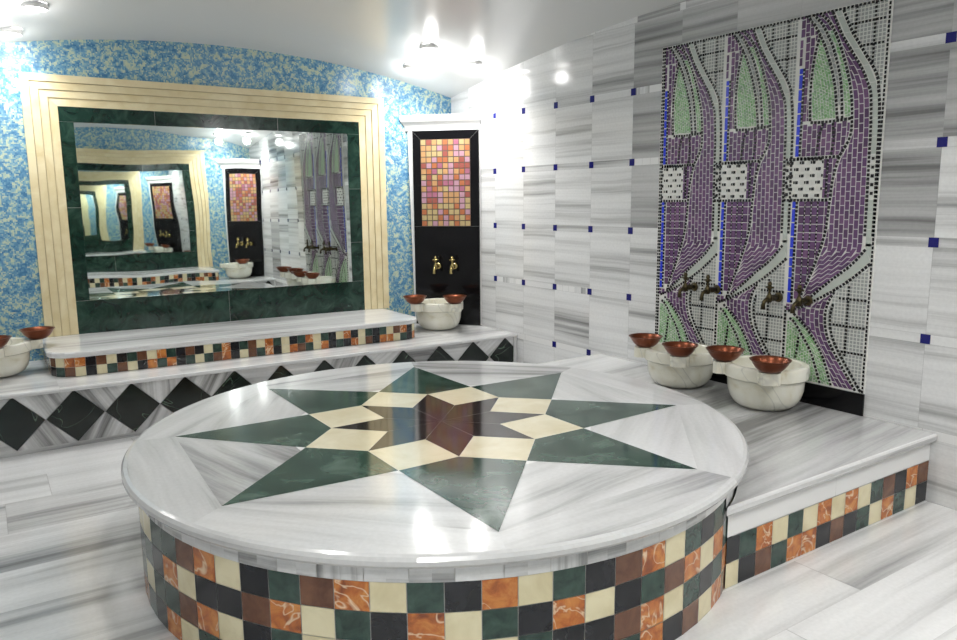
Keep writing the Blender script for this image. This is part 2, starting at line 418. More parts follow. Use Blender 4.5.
# slab top in three stones
seams = [BY0, -3.62, -2.85, BY1]
for s0, s1 in zip(seams, seams[1:]):
    mb.tile([(-.002, s0, BZ), (-.002, s1, BZ)] + [(x, y, BZ) for x, y in arc_pts(1.256, s0, s1, 14)], 'bench_grey' if s0 < -2.9 else 'bench_marble', .0006, (1, .12, 0))
off = (3, 4)
xl0, xl1 = arc_x(BY0, 1.26), arc_x(BY1, 1.26)
nose = [(0, BZ), (-.006, BZ - .002), (-.01, BZ - .01), (-.01, BZ - .028), (-.004, BZ - .036), (.02, BZ - .036)]
for (d0, z0), (d1, z1) in zip(nose, nose[1:]):
    mb.poly([(arc_x(BY0 + d1, 1.253), BY0 + d1, z1), (-.002, BY0 + d1, z1), (-.002, BY0 + d0, z0), (arc_x(BY0 + d0, 1.253), BY0 + d0, z0)], 'bench_marble', (1, 0, 0), off)
    mb.poly([(-.002, BY1 - d1, z1), (arc_x(BY1 - d1, 1.253), BY1 - d1, z1), (arc_x(BY1 - d0, 1.253), BY1 - d0, z0), (-.002, BY1 - d0, z0)], 'bench_marble', (1, 0, 0), off)
mb.build('slab', rb)
mb = MB(); mb.prism(bench_outline(1.262, BY0 + .022, BY1 - .022, -.002), .001, BZ - .03, 'bench_marble', cap=False)
mb.build('core', rb)
mb = MB()
for x0, x1 in ((arc_x(BY0 + .018, 1.247), -.78), (-.78, -.002)):
    mb.tile([(x0, BY0 + .018, .205), (x1, BY0 + .018, .205), (x1, BY0 + .018, BZ - .034), (x0, BY0 + .018, BZ - .034)], 'white', .0006)
mb.build('riser', rb)
mb = MB(); r1 = 'kgocgcocoCgbkob'.lower(); r2 = 'ckbgookbkgcogck'
tw = 1.5 / 15
for r, sq in ((0, r1), (1, r2)):
    for i, ch in enumerate(sq):
        x0 = -1.502 + i * tw; z1 = .203 - r * .1015; z0 = max(z1 - .1015, .001)
        x1_ = x0 + tw; x0 = max(x0, arc_x(BY0 + .018, 1.247))
        mb.tile([(x0, BY0 + .018, z0), (x1_, BY0 + .018, z0), (x1_, BY0 + .018, z1), (x0, BY0 + .018, z1)], key[ch], .0012)
mb.build('mosaic_band', rb)

# ------------------------------------------------------------------ one end of the room: benches, mirror, corner niche
BZB = .345
def build_end(tf):
    far = ' seen only in the mirror' if tf else ''
    # ---- lower bench
    yf = -1.01
    t = thing('marble_bench', ('long white marble bench with black diamonds, seen only in the mirror' if tf else 'long white marble bench with black diamond inlays on its front'), 'bench', (-2.02, -.5, 0), tf=tf)
    mb = MB(tf, True); off = None
    for x0, x1 in ((-RW + .002, -3.36), (-3.36, -2.66), (-2.66, -1.36), (-1.36, -.55), (-.55, -.002)):
        off = (R.uniform(-50, 50), R.uniform(-50, 50))
        prof = [(-.003, BZB), (yf + .01, BZB), (yf + .003, BZB - .003), (yf, BZB - .01), (yf, BZB - .018), (yf + .006, BZB - .025), (yf + .03, BZB - .025)]
        g = .0007
        for (y0, z0), (y1, z1) in zip(prof, prof[1:]):
            mb.poly([(x0 + g, y1, z1), (x1 - g, y1, z1), (x1 - g, y0, z0), (x0 + g, y0, z0)], 'bench_marble', (1, .05, 0), off)
    mb.build('slab', t)
    mb = MB(tf, True); mb.box(-RW + .002, -.002, yf + .028, -.004, .001, BZB - .026, 'grout_grey'); mb.build('core', t)
    mb = MB(tf, True); yp = yf + .02; cx0 = -.116; pit = .3172; zm = .175; hh = .148; hw = .156
    n = 13
    for k in range(n):
        cx = cx0 - pit * k
        L, Rr, T, B = (cx - hw, yp, zm), (cx + hw, yp, zm), (cx, yp, zm + hh), (cx, yp, zm - hh)
        if k == 0:      # the last diamond is cut by the end trim
            xr = -.03; q = zm + hh * (1 - (xr - cx) / hw); q2 = zm - hh * (1 - (xr - cx) / hw)
            mb.tile([L, B, (xr, yp, q2), (xr, yp, q), T], 'diamond', .0006)
        elif k == n - 1: mb.tile([(cx, yp, zm - hh), (cx + hw, yp, zm), (cx, yp, zm + hh)], 'diamond', .0006)
        else: mb.tile([L, B, Rr, T], 'diamond', .0006)
        for s in (1, -1):
            tri = [(cx - pit / 2, yp, zm + s * .002), (cx, yp, zm + s * (hh + .002)), (cx - pit, yp, zm + s * (hh + .002))]
            if k == n - 1: continue
            ang = R.choice((0, 0, 35, 90, 120, 60))
            mb.tile(tri if s < 0 else tri[::1], 'panel_marble', .0006, (math.cos(math.radians(ang)), 0, math.sin(math.radians(ang))))
    xa = cx0
    mb.tile([(cx0, yp, zm + hh), (-.03, yp, zm + hh), (-.03, yp, zm + .06)], 'panel_marble', .0006)
    mb.tile([(cx0, yp, zm - hh), (-.03, yp, zm - hh), (-.03, yp, zm - .06)], 'panel_marble', .0006)
    mb.tile([(-RW + .002, yp, .001), (-.002, yp, .001), (-.002, yp, zm - hh - .001), (-RW + .002, yp, zm - hh - .001)], 'panel_marble', .0006)
    mb.build('front_panel', t)
    mb = MB(tf, True); mb.box(-.029, -.003, yp - .012, yp + .004, .001, BZB - .026, 'bench_marble', (0, 0, 1)); mb.build('end_trim', t, bevel=.003)
    # ---- upper bench with rounded corners
    x0, x1, yf2, zt = -3.392, -.745, -.74, .505
    t = thing('mirror_bench', ('raised marble step under a framed mirror, seen only in the mirror' if tf else 'raised marble step with rounded corners and two-row mosaic under the mirror'), 'bench', (-2.07, -.3, BZB), tf=tf)
    def outline(ins, rad):
        q = [(x1 - ins, -.003)]; q = []
        a, bq, c = x0 + ins, x1 - ins, yf2 + ins
        q.append((a, -.003))
        for i in range(9):
            th = PI + PI / 2 * i / 8; q.append((a + rad + rad * math.cos(th), c + rad + rad * math.sin(th)))
        for i in range(9):
            th = 1.5 * PI + PI / 2 * i / 8; q.append((bq - rad + rad * math.cos(th), c + rad + rad * math.sin(th)))
        q.append((bq, -.003)); return q
    mb = MB(tf, True); o1, o0 = outline(0, .15), outline(.006, .145)
    mb.poly([(x, y, zt) for x, y in o0], 'bench_marble', (1, .03, 0), (5.3 + (9 if tf else 0), 2.2))
    for (A, za), (B, zb) in (((o0, zt), (o1, zt - .008)), ((o1, zt - .008), (o1, zt - .03)), ((o1, zt - .03), (o0, zt - .037)), ((o0, zt - .037), (outline(.05, .11), zt - .037))):
        for i in range(len(A) - 1):
            mb.poly([(*B[i], zb), (*B[i + 1], zb), (*A[i + 1], za), (*A[i], za)], 'bench_marble', (A[i + 1][0] - A[i][0], A[i + 1][1] - A[i][1], 0), (7, 1))
    mb.build('slab', t)
    # mosaic run along the curved front
    path = outline(.018, .14)
    L = [0]
    for a, bq in zip(path, path[1:]): L.append(L[-1] + math.dist(a, bq))
    def at(s):
        for i in range(len(L) - 1):
            if s <= L[i + 1] + 1e-9:
                f = (s - L[i]) / (L[i + 1] - L[i]); a, bq = path[i], path[i + 1]
                return (a[0] + (bq[0] - a[0]) * f, a[1] + (bq[1] - a[1]) * f)
        return path[-1]
    n = round(L[-1] / .0605); w = L[-1] / n
    sA = 'bcookbckgbcogkbkcgokgbcogckgoc' + 'gkcokcgkgcboKcogkbcockgoc'.lower()
    sB = 'kgbckcgbckogokgcgbokcbgokcobgc' + 'okgkocbkoocgkobckgobkcgob'
    i0 = int((L[0] + .62) / w)      # first tile past the left return
    mb = MB(tf, True); zt2 = zt - .037; hh2 = (zt2 - BZB) / 2
    for i in range(n):
        a, bq = at(i * w), at((i + 1) * w)
        for r, sq in ((0, sA), (1, sB)):
            k = (i - i0) % len(sq); z1 = zt2 - r * hh2; z0 = z1 - hh2 + (.001 if r else 0)
            mb.tile([(*a, z0), (*bq, z0), (*bq, z1), (*a, z1)], key[sq[k]], .0009)
    mb.build('mosaic_band', t)
    mb = MB(tf, True); oc_ = outline(.022, .136)
    for a, bq in zip(oc_, oc_[1:]): mb.poly([(*a, BZB + .001), (*bq, BZB + .001), (*bq, zt2), (*a, zt2)], 'grout')
    mb.build('core', t)
    # ---- framed mirror
    t = thing('wall_mirror', ('opposite wall mirror in a cream and green marble frame, seen reflected' if tf else 'large wall mirror in a stepped cream and green marble frame'), 'mirror', (-2.02, 0, zt), tf=tf)
    fl, fr, ft, fb = -3.352, -.694, 2.308, zt + .001
    FB = lambda x: zt + .0015 + sag(x)
    gl, gr, gt = -3.146, -.922, 2.104; ml, mr, mt, mz = -3.058, -1.034, 2.003, .765
    mb = MB(tf); ns = 4; wl, wr, wt = (gl - fl) / ns, (fr - gr) / ns, (ft - gt) / ns; gp = .0035
    for k in range(ns):
        a0, a1 = fl + wl * k, fl + wl * (k + 1) - (gp if k < ns - 1 else 0)
        b0, b1 = fr - wr * k, fr - wr * (k + 1) + (gp if k < ns - 1 else 0)
        c0, c1 = ft - wt * k, ft - wt * (k + 1) + (gp if k < ns - 1 else 0)
        dp = -.034 + .006 * k; db = -.003
        for (pq, dr) in (([(a0, FB(a0)), (a1, FB(a1)), (a1, c1), (a0, c0)], (0, 0, 1)), ([(a0, c0), (a1, c1), (b1, c1), (b0, c0)], (1, 0, 0)), ([(b1, FB(b1)), (b0, FB(b0)), (b0, c0), (b1, c1)], (0, 0, 1))):
            mb.poly([(x, dp, z) for x, z in pq], 'cream_frame', dr)
            for i in range(4):
                (xa, za), (xb, zb) = pq[i], pq[(i + 1) % 4]
                mb.poly([(xa, db, za), (xb, db, zb), (xb, dp, zb), (xa, dp, za)], 'cream_frame', dr)
    for pq in ([(fl + .004, FB(fl)), (gl - .002, FB(gl)), (gl - .002, gt), (fl + .004, ft - .004)], [(fl + .004, ft - .004), (gl - .002, gt), (gr + .002, gt), (fr - .004, ft - .004)], [(gr + .002, FB(gr)), (fr - .004, FB(fr)), (fr - .004, ft - .004), (gr + .002, gt)]):
        mb.poly([(x, -.0135, z) for x, z in pq], 'cream_groove')
    mb.build('outer_frame', t)
    mb = MB(tf); dp = -.0125
    def gq(pts, d): mb.tile([(x, dp, z) for x, z in pts], 'frame_green', .0007, d)
    xs = [gl, -2.53, -1.62, gr]
    for a, c in zip(xs, xs[1:]): gq([(a, mt), (c, mt), (c, gt), (a, gt)], (1, 0, .3))
    for a, c in ((gl, -2.08), (-2.08, gr)): gq([(a, FB(a)), (c, FB(c)), (c, mz), (a, mz)], (1, 0, .4))
    for a, c in ((mz, 1.42), (1.42, mt)): gq([(gl, a), (ml, a), (ml, c), (gl, c)], (0, 0, 1))
    for a, c in ((mz, 1.1), (1.1, 1.55), (1.55, mt)): gq([(mr, a), (gr, a), (gr, c), (mr, c)], (0, 0, 1))
    # inner lips towards the glass
    for a, c in (((ml, mz), (mr, mz)), ((mr, mz), (mr, mt)), ((mr, mt), (ml, mt)), ((ml, mt), (ml, mz))):
        mb.poly([(a[0], -.004, a[1]), (c[0], -.004, c[1]), (c[0], dp - .010, c[1]), (a[0], dp - .010, a[1])], 'frame_green')
    mb.poly([(gl, dp + .001, FB(gl)), (gr, dp + .001, FB(gr)), (gr, dp + .001, mz), (gl, dp + .001, mz)], 'grout')
    for a, c in ((gl, ml), (mr, gr)): mb.poly([(a, dp + .001, mz), (c, dp + .001, mz), (c, dp + .001, gt), (a, dp + .001, gt)], 'grout')
    mb.poly([(ml, dp + .001, mt), (mr, dp + .001, mt), (mr, dp + .001, gt), (ml, dp + .001, gt)], 'grout')
    mb.build('inner_frame', t)
    mb = MB(tf); nx, nz = (0, 0) if tf else (-.0058, .0058)      # the glass hangs a hair out of true
    cxm, czm = (ml + mr) / 2, (mt + mz) / 2
    yq = lambda x, z: -.012 + nx * (x - cxm) + nz * (z - czm)
    mb.poly([(x, yq(x, z), z) for x, z in ((ml, mz), (mr, mz), (mr, mt), (ml, mt))], 'mirror')
    mb.build('mirror_glass', t)
    # ---- diagonal corner niche
    t = thing('corner_niche', ('corner fountain panel in black and pink, seen only in the mirror' if tf else 'tall diagonal corner fountain panel, black with a pink mosaic inset'), 'fountain panel', (-.2, -.2, BZB), tf=tf)
    c45 = math.sqrt(.5); e = Vector((-c45, c45, 0)); nn = Vector((-c45, -c45, 0)); o = Vector((0, -.48, 0))
    P = lambda s, d, z: o + e * s + nn * d + Vector((0, 0, z))
    LS = .679
    mb = MB(tf); g = .004
    SB, ST = .622, .655                                    # the pilaster widens a little upwards
    mb.poly([P(g, 0, BZB + .001), P(SB, 0, BZB + .001), P(ST, 0, 2.16), P(g, 0, 2.16)][::-1], 'white')
    mb.poly([P(SB, 0, BZB + .001), P(SB, -.05, BZB + .001), P(ST, -.022, 2.16), P(ST, 0, 2.16)][::-1], 'white')
    mb.poly([P(g, 0, 2.16), P(LS - g, 0, 2.16), (-.003, -.003, 2.16)], 'white')
    mb.build('pilaster', t)
    mb = MB(tf)
    steps = [(2.048, .004, 0), (2.085, .012, 0), (2.10, .02, .012), (2.125, .04, .03), (2.15, .05, .036), (2.178, .05, .036)]
    for (za, da, sa), (zb, db, sb) in zip(steps, steps[1:]):
        mb.poly([P(g - sa * .3, da, za), P(g - sb * .3, db, zb), P(LS - g + sb, db, zb), P(LS - g + sa, da, za)], 'white')
        mb.poly([P(LS - g + sa, da, za), P(LS - g + sb, db, zb), P(LS - g, 0, zb), P(LS - g, 0, za)], 'white')
        mb.poly([P(g - sa * .3, da, za), P(g, 0, za), P(g, 0, zb), P(g - sb * .3, db, zb)], 'white')
    mb.poly([P(g, .05, 2.178), P(LS + .03, .05, 2.178), (-.003, -.003, 2.178)], 'white')
    mb.build('cornice', t)
    mb = MB(tf); s0, s1, z1 = .016, .607, 2.045; m0, m1, n0, n1 = .093, .535, 1.222, 1.972; d = .014
    def bp_(pts, dd=d): mb.tile([P(s, dd, z) for s, z in pts], 'niche_black', .0008)
    bp_([(s0, BZB + .002), (s0, n0), (s1, n0), (s1, BZB + .002)])
    bp_([(s0, n0), (s0, z1), (m0, n1), (m0, n0)]); bp_([(m1, n0), (m1, n1), (s1, z1), (s1, n0)]); bp_([(s0, z1), (s1, z1), (m1, n1), (m0, n1)])
    for a, c in (((s0, BZB + .002), (s0, z1)), ((s1, z1), (s1, BZB + .002)), ((s0, z1), (s1, z1))):
        mb.poly([P(a[0], 0, a[1]), P(c[0], 0, c[1]), P(c[0], d, c[1]), P(a[0], d, a[1])], 'niche_black')
    mb.poly([P(s, d - .001, z) for s, z in ((s0, BZB + .002), (s0, z1), (s1, z1), (s1, BZB + .002))], 'grout_grey')
    mb.build('black_panel', t)
    mb = MB(tf); mb.poly([P(s, d + .001, z) for s, z in ((m0, n0), (m0, n1), (m1, n1), (m1, n0))], 'grout_dark')
    nc, nr = 9, 15; tw, th = (m1 - m0) / nc, (n1 - n0) / nr
    for i in range(nc):
        for j in range(nr):
            k = R.choice(('pk1', 'pk2', 'pk2', 'pk3', 'pk4', 'pk4', 'pk5', 'pk6')) if j > 3 else R.choice(('pk2', 'pk5', 'pk5', 'pk1', 'pk4'))
            mb.tile([P(m0 + tw * i, d + .003, n0 + th * j), P(m0 + tw * i, d + .003, n0 + th * (j + 1)), P(m0 + tw * (i + 1), d + .003, n0 + th * (j + 1)), P(m0 + tw * (i + 1), d + .003, n0 + th * j)], k, .004)
    mb.build('pink_mosaic', t)
build_end(False); build_end(True)

# ------------------------------------------------------------------ mosaic picture on the right wall
U0, MW = -2.545, .465
mp = thing('mosaic_panel', 'tall purple and green mosaic of three flame-like leaves on the striped wall', 'mosaic', (0, U0 - .7125, BZ))
V0, V1 = .456, 2.372; UW = 1.425
mb = MB()
mb.box(-.010, -.001, U0 - UW, U0, V0, V1, 'm_grout'); mb.build('grout_bed', mp)
mb = MB()
def W(u, v, up=0): return (-.0118 - up, U0 - u, v)
def quad(pts, mat, up=0):
    pts = [(min(max(u, .004), UW - .004), min(max(v, V0 + .003), V1 - .003)) for u, v in pts]
    mb.poly([W(u, v, up) for u, v in pts], mat, off=(0, 0))
def curve(pts):
    pts = sorted(pts, key=lambda q: q[1])
    def f(v):
        if v <= pts[0][1]: return pts[0][0]
        for (a, va), (b2, vb) in zip(pts, pts[1:]):
            if v <= vb:
                tt = (v - va) / (vb - va); return a + (b2 - a) * tt
        return pts[-1][0]
    return f
def smooth_pts(pts, n=6):
    out = []
    for i in range(len(pts) - 1):
        p0, p1, p2, p3 = pts[max(i - 1, 0)], pts[i], pts[i + 1], pts[min(i + 2, len(pts) - 1)]
        for k in range(n):
            t_ = k / n
            out.append(tuple(.5 * (2 * p1[c] + (p2[c] - p0[c]) * t_ + (2 * p0[c] - 5 * p1[c] + 4 * p2[c] - p3[c]) * t_ ** 2 + (3 * p1[c] - p0[c] - 3 * p2[c] + p3[c]) * t_ ** 3) for c in (0, 1)))
    out.append(pts[-1]); return out
def dots(pts, u0, size=.0150, pitch=.0208, mat='m_black', sm=True):
    pts = smooth_pts(pts) if sm and len(pts) > 2 else pts
    L = [0]
    for a, b2 in zip(pts, pts[1:]): L.append(L[-1] + math.dist(a, b2))
    n = max(1, round(L[-1] / pitch)); i = 0
    for k in range(n):
        s = L[-1] * (k + .5) / n
        while i < len(L) - 2 and L[i + 1] < s: i += 1
        a, b2 = pts[i], pts[i + 1]; f = (s - L[i]) / max(L[i + 1] - L[i], 1e-9)
        x, y = a[0] + (b2[0] - a[0]) * f, a[1] + (b2[1] - a[1]) * f
        th = math.atan2(b2[1] - a[1], b2[0] - a[0]) + R.uniform(-.1, .1); h = size / 2 * R.uniform(.88, 1.08)
        c_, s_ = math.cos(th) * h, math.sin(th) * h
        quad([(u0 + x + px * c_ - py * s_, y + px * s_ + py * c_) for px, py in ((-1, -1), (1, -1), (1, 1), (-1, 1))], mat, .0008)
PUR = ['m_p1', 'm_p1', 'm_p2', 'm_p3']; GRN = ['m_g1', 'm_g2', 'm_g3', 'm_g2']
def fill(u0, fl, fr, v0, v1, tw, th, mats, gap=.0042, brick=True, anchor='R', m=.009, jit=0, avoid=()):
    """courses that follow one edge of a band and are cut by the other"""
    wmax = max(fr(v0 + (v1 - v0) * i / 20) - fl(v0 + (v1 - v0) * i / 20) for i in range(21))
    for k in range(int(wmax / tw) + 2):
        v = v0 - (th * .5 if brick and k % 2 else 0)
        while v < v1 - .004:
            a, b2 = max(v, v0), min(v + th, v1); v += th
            if b2 - a < th * .3: continue
            pts = []
            for vv, lr in ((a, 0), (a, 1), (b2, 1), (b2, 0)):
                L, Rr = fl(vv) + m, fr(vv) - m
                if anchor == 'R': x0, x1 = Rr - (k + 1) * tw, Rr - k * tw
                else: x0, x1 = L + k * tw, L + (k + 1) * tw
                x0, x1 = max(x0, L), min(x1, Rr)
                x = (x1 - gap / 2) if lr else (x0 + gap / 2)
                y = vv + (gap / 2 if vv == a else -gap / 2)
                pts.append((x, y))
            if min(pts[1][0] - pts[0][0], pts[2][0] - pts[3][0]) < .0035:
                if max(pts[1][0] - pts[0][0], pts[2][0] - pts[3][0]) < .007: continue
                pts = [(x, y) for x, y in pts]
                if pts[1][0] < pts[0][0] + .001: pts[1] = (pts[0][0] + .001, pts[1][1])
                if pts[2][0] < pts[3][0] + .001: pts[2] = (pts[3][0] + .001, pts[2][1])
            if jit: pts = [(x + R.uniform(-jit, jit), y + R.uniform(-jit, jit)) for x, y in pts]
            quad([(u0 + x, y) for x, y in pts], R.choice(mats))
K = lambda c: (lambda v: c)
for mdl in range(3):
    u0 = .0195 + MW * mdl
    sc_ = [(.19, 2.38), (.212, 2.35), (.251, 2.261), (.323, 2.146), (.385, 2.048), (.420, 1.949), (.433, 1.80), (.436, 1.645), (.440, 1.43), (.443, 1.19)]
    scs = smooth_pts(sc_); sc = curve(scs); hwd = .0155
    SL = lambda v: sc(v) - hwd * 1.25; SR = lambda v: sc(v) + hwd * 1.25
    c0 = [(.118, 2.262), (.096, 2.17), (.083, 2.054), (.082, 1.95), (.088, 1.833)]
    c1 = [(.035, 2.37), (.085, 2.31), (.130, 2.235), (.165, 2.155), (.212, 2.006), (.238, 1.83)]
    c2 = [(.07, 2.37), (.125, 2.31), (.165, 2.24), (.2, 2.165), (.243, 2.02), (.264, 1.83)]
    c3 = [(.105, 2.37), (.165, 2.31), (.212, 2.23), (.264, 2.095), (.301, 1.96), (.315, 1.83), (.310, 1.737), (.262, 1.65)]
    C0, C1, C2, C3 = (curve(smooth_pts(q)) for q in (c0, c1, c2, c3))
    # top
    fill(u0, K(.03), C0, 1.835, 2.262, .026, .044, PUR, anchor='L')
    fill(u0, K(.002), C1, 2.262, 2.37, .026, .044, PUR, anchor='L', m=.006)
    fill(u0, K(.002), K(.03), 2.12, 2.262, .026, .044, PUR, anchor='L', m=.004)
    fill(u0, C0, C1, 1.84, 2.255, .0155, .0165, GRN, gap=.003, brick=True, jit=.0028)
    fill(u0, C1, C2, 1.84, 2.36, .02, .03, ['m_grey'], gap=.004, m=.010)
    fill(u0, C2, C3, 1.84, 2.27, .0155, .0165, GRN, gap=.003, jit=.0028)
    fill(u0, C2, C3, 2.27, 2.365, .024, .036, PUR, m=.009)
    fill(u0, SR, K(MW), 1.66, 2.366, .0185, .0185, ['m_grey'], gap=.005, brick=False, anchor='R', m=.010)
    for q in (c0, c1, c2, c3): dots(q, u0)
    dots([(.088, 1.828), (.16, 1.824), (.24, 1.826), (.312, 1.830)], u0)
    # pale stem
    fill(u0, SL, SR, 1.65, 2.366, .031, .085, ['m_stripe'], gap=.003, m=.0045, brick=False)
    fill(u0, SL, SR, 1.20, 1.43, .031, .085, ['m_stripe'], gap=.003, m=.0045, brick=False)
    fill(u0, SL, SR, 1.44, 1.65, .031, .042, ['m_white'], gap=.012, m=.0045, brick=False)
    dots([(sc(v), v) for v in (1.44, 1.54, 1.65)], u0, .016, .042)
    off = .0205
    for s in (-1, 1): dots([(sc(v) + s * off * (1.35 if v > 2.0 else 1), v) for v in [2.36 - i * .0585 for i in range(21)] if v > 1.222], u0)
    # black grid over the small grey squares, top
    for vv in (2.28, 2.17): dots([(sc(vv) + .035, vv), (MW - .012, vv)], u0, .012, .0185, sm=False)
    for uu in (.305, .40): dots([(uu, 2.365), (uu, [vv for vv in [2.36 - i * .01 for i in range(60)] if sc(vv) + .03 < uu][-1])], u0, .012, .0185, sm=False)
    # blue strip
    for a, c in ((1.655, 2.11), (.875, 1.425)):
        v = a
        while v < c - .02:
            h = R.choice((.05, .062, .075)); h = min(h, c - v)
            quad([(u0 + .012, v + .003), (u0 + .032, v + .003), (u0 + .032, v + h - .003), (u0 + .012, v + h - .003)], 'm_blue'); v += h
        dots([(.039, a), (.039, c)], u0, sm=False)
        if mdl == 0: (dots([(-.013, V0), (-.013, V1)], u0, sm=False), dots([(.004, V0), (.004, V1)], u0, sm=False)) if a > 1 else None
    # under the leaf
    fill(u0, K(.04), C3, 1.655, 1.822, .027, .045, PUR, anchor='L', m=.008)
    dots([(.165, 1.82), (.145, 1.76), (.135, 1.655)], u0); dots([(.215, 1.82), (.225, 1.74), (.215, 1.655)], u0)
    dots([(.02, 1.647), (.14, 1.646), (.262, 1.648)], u0)
    # chequer of white squares and black dots
    ch0 = -.050 if mdl else -.006
    dots([(ch0 + .004, 1.645), (.172, 1.64)], u0, sm=False); dots([(ch0 + .004, 1.43), (.215, 1.43)], u0, sm=False)
    ny = 6; nxk = max(3, round((.172 - ch0) / .034)); px, py = (.172 - ch0) / nxk, .205 / ny
    for i in range(nxk):
        for j in range(ny):
            x, y = u0 + ch0 + px * (i + .5), 1.437 + py * (j + .5)
            if (i + j) % 2: quad([(x - .012, y - .012), (x + .012, y - .012), (x + .012, y + .012), (x - .012, y + .012)], 'm_white'); quad([(x + .013, y - .007), (x + .021, y - .007), (x + .021, y + .007), (x + .013, y + .007)], 'm_black')
            else: quad([(x - .008, y - .008), (x + .008, y - .008), (x + .008, y + .008), (x - .008, y + .008)], 'm_black')
    # sweeping purple band
    sw = [(.262, 1.65), (.235, 1.54), (.225, 1.43), (.207, 1.245), (.150, 1.06), (.105, .95), (.075, .862)]
    SW = curve(smooth_pts(sw)); dots(sw, u0)
    up = curve([(.47, 1.21), (.437, 1.188), (.359, 1.101), (.259, 1.018), (.155, .925), (.075, .862)])
    lo = curve([(.462, 1.112), (.37, 1.035), (.28, .968), (.19, .91), (.075, .845)])
    RT_ = lambda v: min(SL(v), up(v)) if v < 1.2 else SL(v)
    fill(u0, lambda v: C3(v) if v > 1.65 else SW(v), RT_, .885, 2.365, .026, .047, PUR, anchor='R', m=.010)
    quad([(u0 + SL(1.215) + .004, 1.215), (u0 + SR(1.215) - .004, 1.215), (u0 + .462, 1.128), (u0 + .436, 1.180)], 'm_stripe')
    fill(u0, K(.172), SW, 1.44, 1.645, .025, .05, PUR, anchor='L', m=.006)
    dots([(.2, 1.64), (.2, 1.44)], u0, sm=False)
    fill(u0, K(.046), SW, .90, 1.425, .037, .045, PUR, gap=.0042, anchor='L', m=.004, brick=False)
    for k in (1, 2, 3):
        x = .046 + .037 * k + .004; vb = next((v for v in [1.42 - .01 * i for i in range(50)] if SW(v) < x + .018), .93)
        dots([(x, 1.425), (x, vb)], u0, .010, sm=False)
    # pale diagonal, growing towards the right
    n = 16
    e0, e1 = [(.070, .855), (.155, .925), (.259, 1.018), (.359, 1.101), (.433, 1.188)], [(.078, .848), (.19, .912), (.28, .968), (.37, 1.035), (.462, 1.118)]
    e0, e1 = smooth_pts(e0), smooth_pts(e1)
    for i in range(0, len(e0) - 1, 4):
        j = min(i + 4, len(e0) - 1)
        quad([(u0 + e1[i][0] - .004, e1[i][1] + .009), (u0 + e1[j][0] - .004, e1[j][1] + .009), (u0 + e0[j][0] + .004, e0[j][1] - .009), (u0 + e0[i][0] + .004, e0[i][1] - .009)], 'm_stripe')
    dots(e0, u0, sm=False); dots(e1, u0, sm=False)
    # grey square field below it
    fc = [(.285, .962), (.252, .90), (.240, .817), (.262, .715), (.335, .597), (.431, .462)]
    FC = curve(smooth_pts(fc)); rgt = MW
    FL = lambda v: max(FC(v), (lambda s: s)(FC(v)))
    lo_inv = lambda v: lo(v)
    fill(u0, lambda v: max(FC(v), lo_inv(v)) if v > .95 else FC(v), K(rgt), .462, 1.105, .0185, .0185, ['m_grey'], gap=.005, brick=False, m=.010)
    dots(fc, u0); dots([(x + .028, y) for x, y in fc if y < .93], u0)
    for vv in (.93, .79, .655): dots([(FC(vv) + .04, vv), (rgt - .006, vv)], u0, .0125, .0185, sm=False)
    dots([(.36, 1.0), (.36, .63)], u0, .0125, .0185, sm=False)
    # purple foot and low leaves
    l1 = [(.030, .795), (.062, .775), (.105, .72), (.173, .62), (.235, .462)]
    l2 = [(.055, .822), (.126, .762), (.19, .69), (.245, .60), (.298, .462)]
    L1, L2 = curve(smooth_pts(l1)), curve(smooth_pts(l2))
    fill(u0, L2, lambda v: FC(v), .465, .862, .026, .046, PUR, m=.010)
    fill(u0, lambda v: max(lo(v), .09), FC, .862, .955, .026, .046, PUR, m=.009)
    fill(u0, K(.012), L1, .465, .775, .0155, .0165, GRN, gap=.003, anchor='L', jit=.0028)
    fill(u0, L1, L2, .465, .80, .0155, .0165, GRN, gap=.003, jit=.0028)
    fill(u0, K(.0), K(.062), .832, .872, .026, .046, PUR, m=.004)
    dots(l1, u0); dots(l2, u0); dots([(.02, .83), (.045, .84), (.07, .85)], u0)
    dots([(.095, .70), (.085, .60), (.06, .47)], u0)
    if mdl: dots([(.006, .462), (.006, .86)], u0, sm=False)
dots([(UW - .007, V0), (UW - .007, V1)], 0, sm=False); dots([(0, V1 - .008), (UW, V1 - .008)], 0, sm=False)
mb.build('tesserae', mp)
mb = MB(); mb.box(-.014, -.002, U0 - UW, U0, BZ + .001, V0 - .002, 'niche_black'); mb.build('black_skirting', mp)

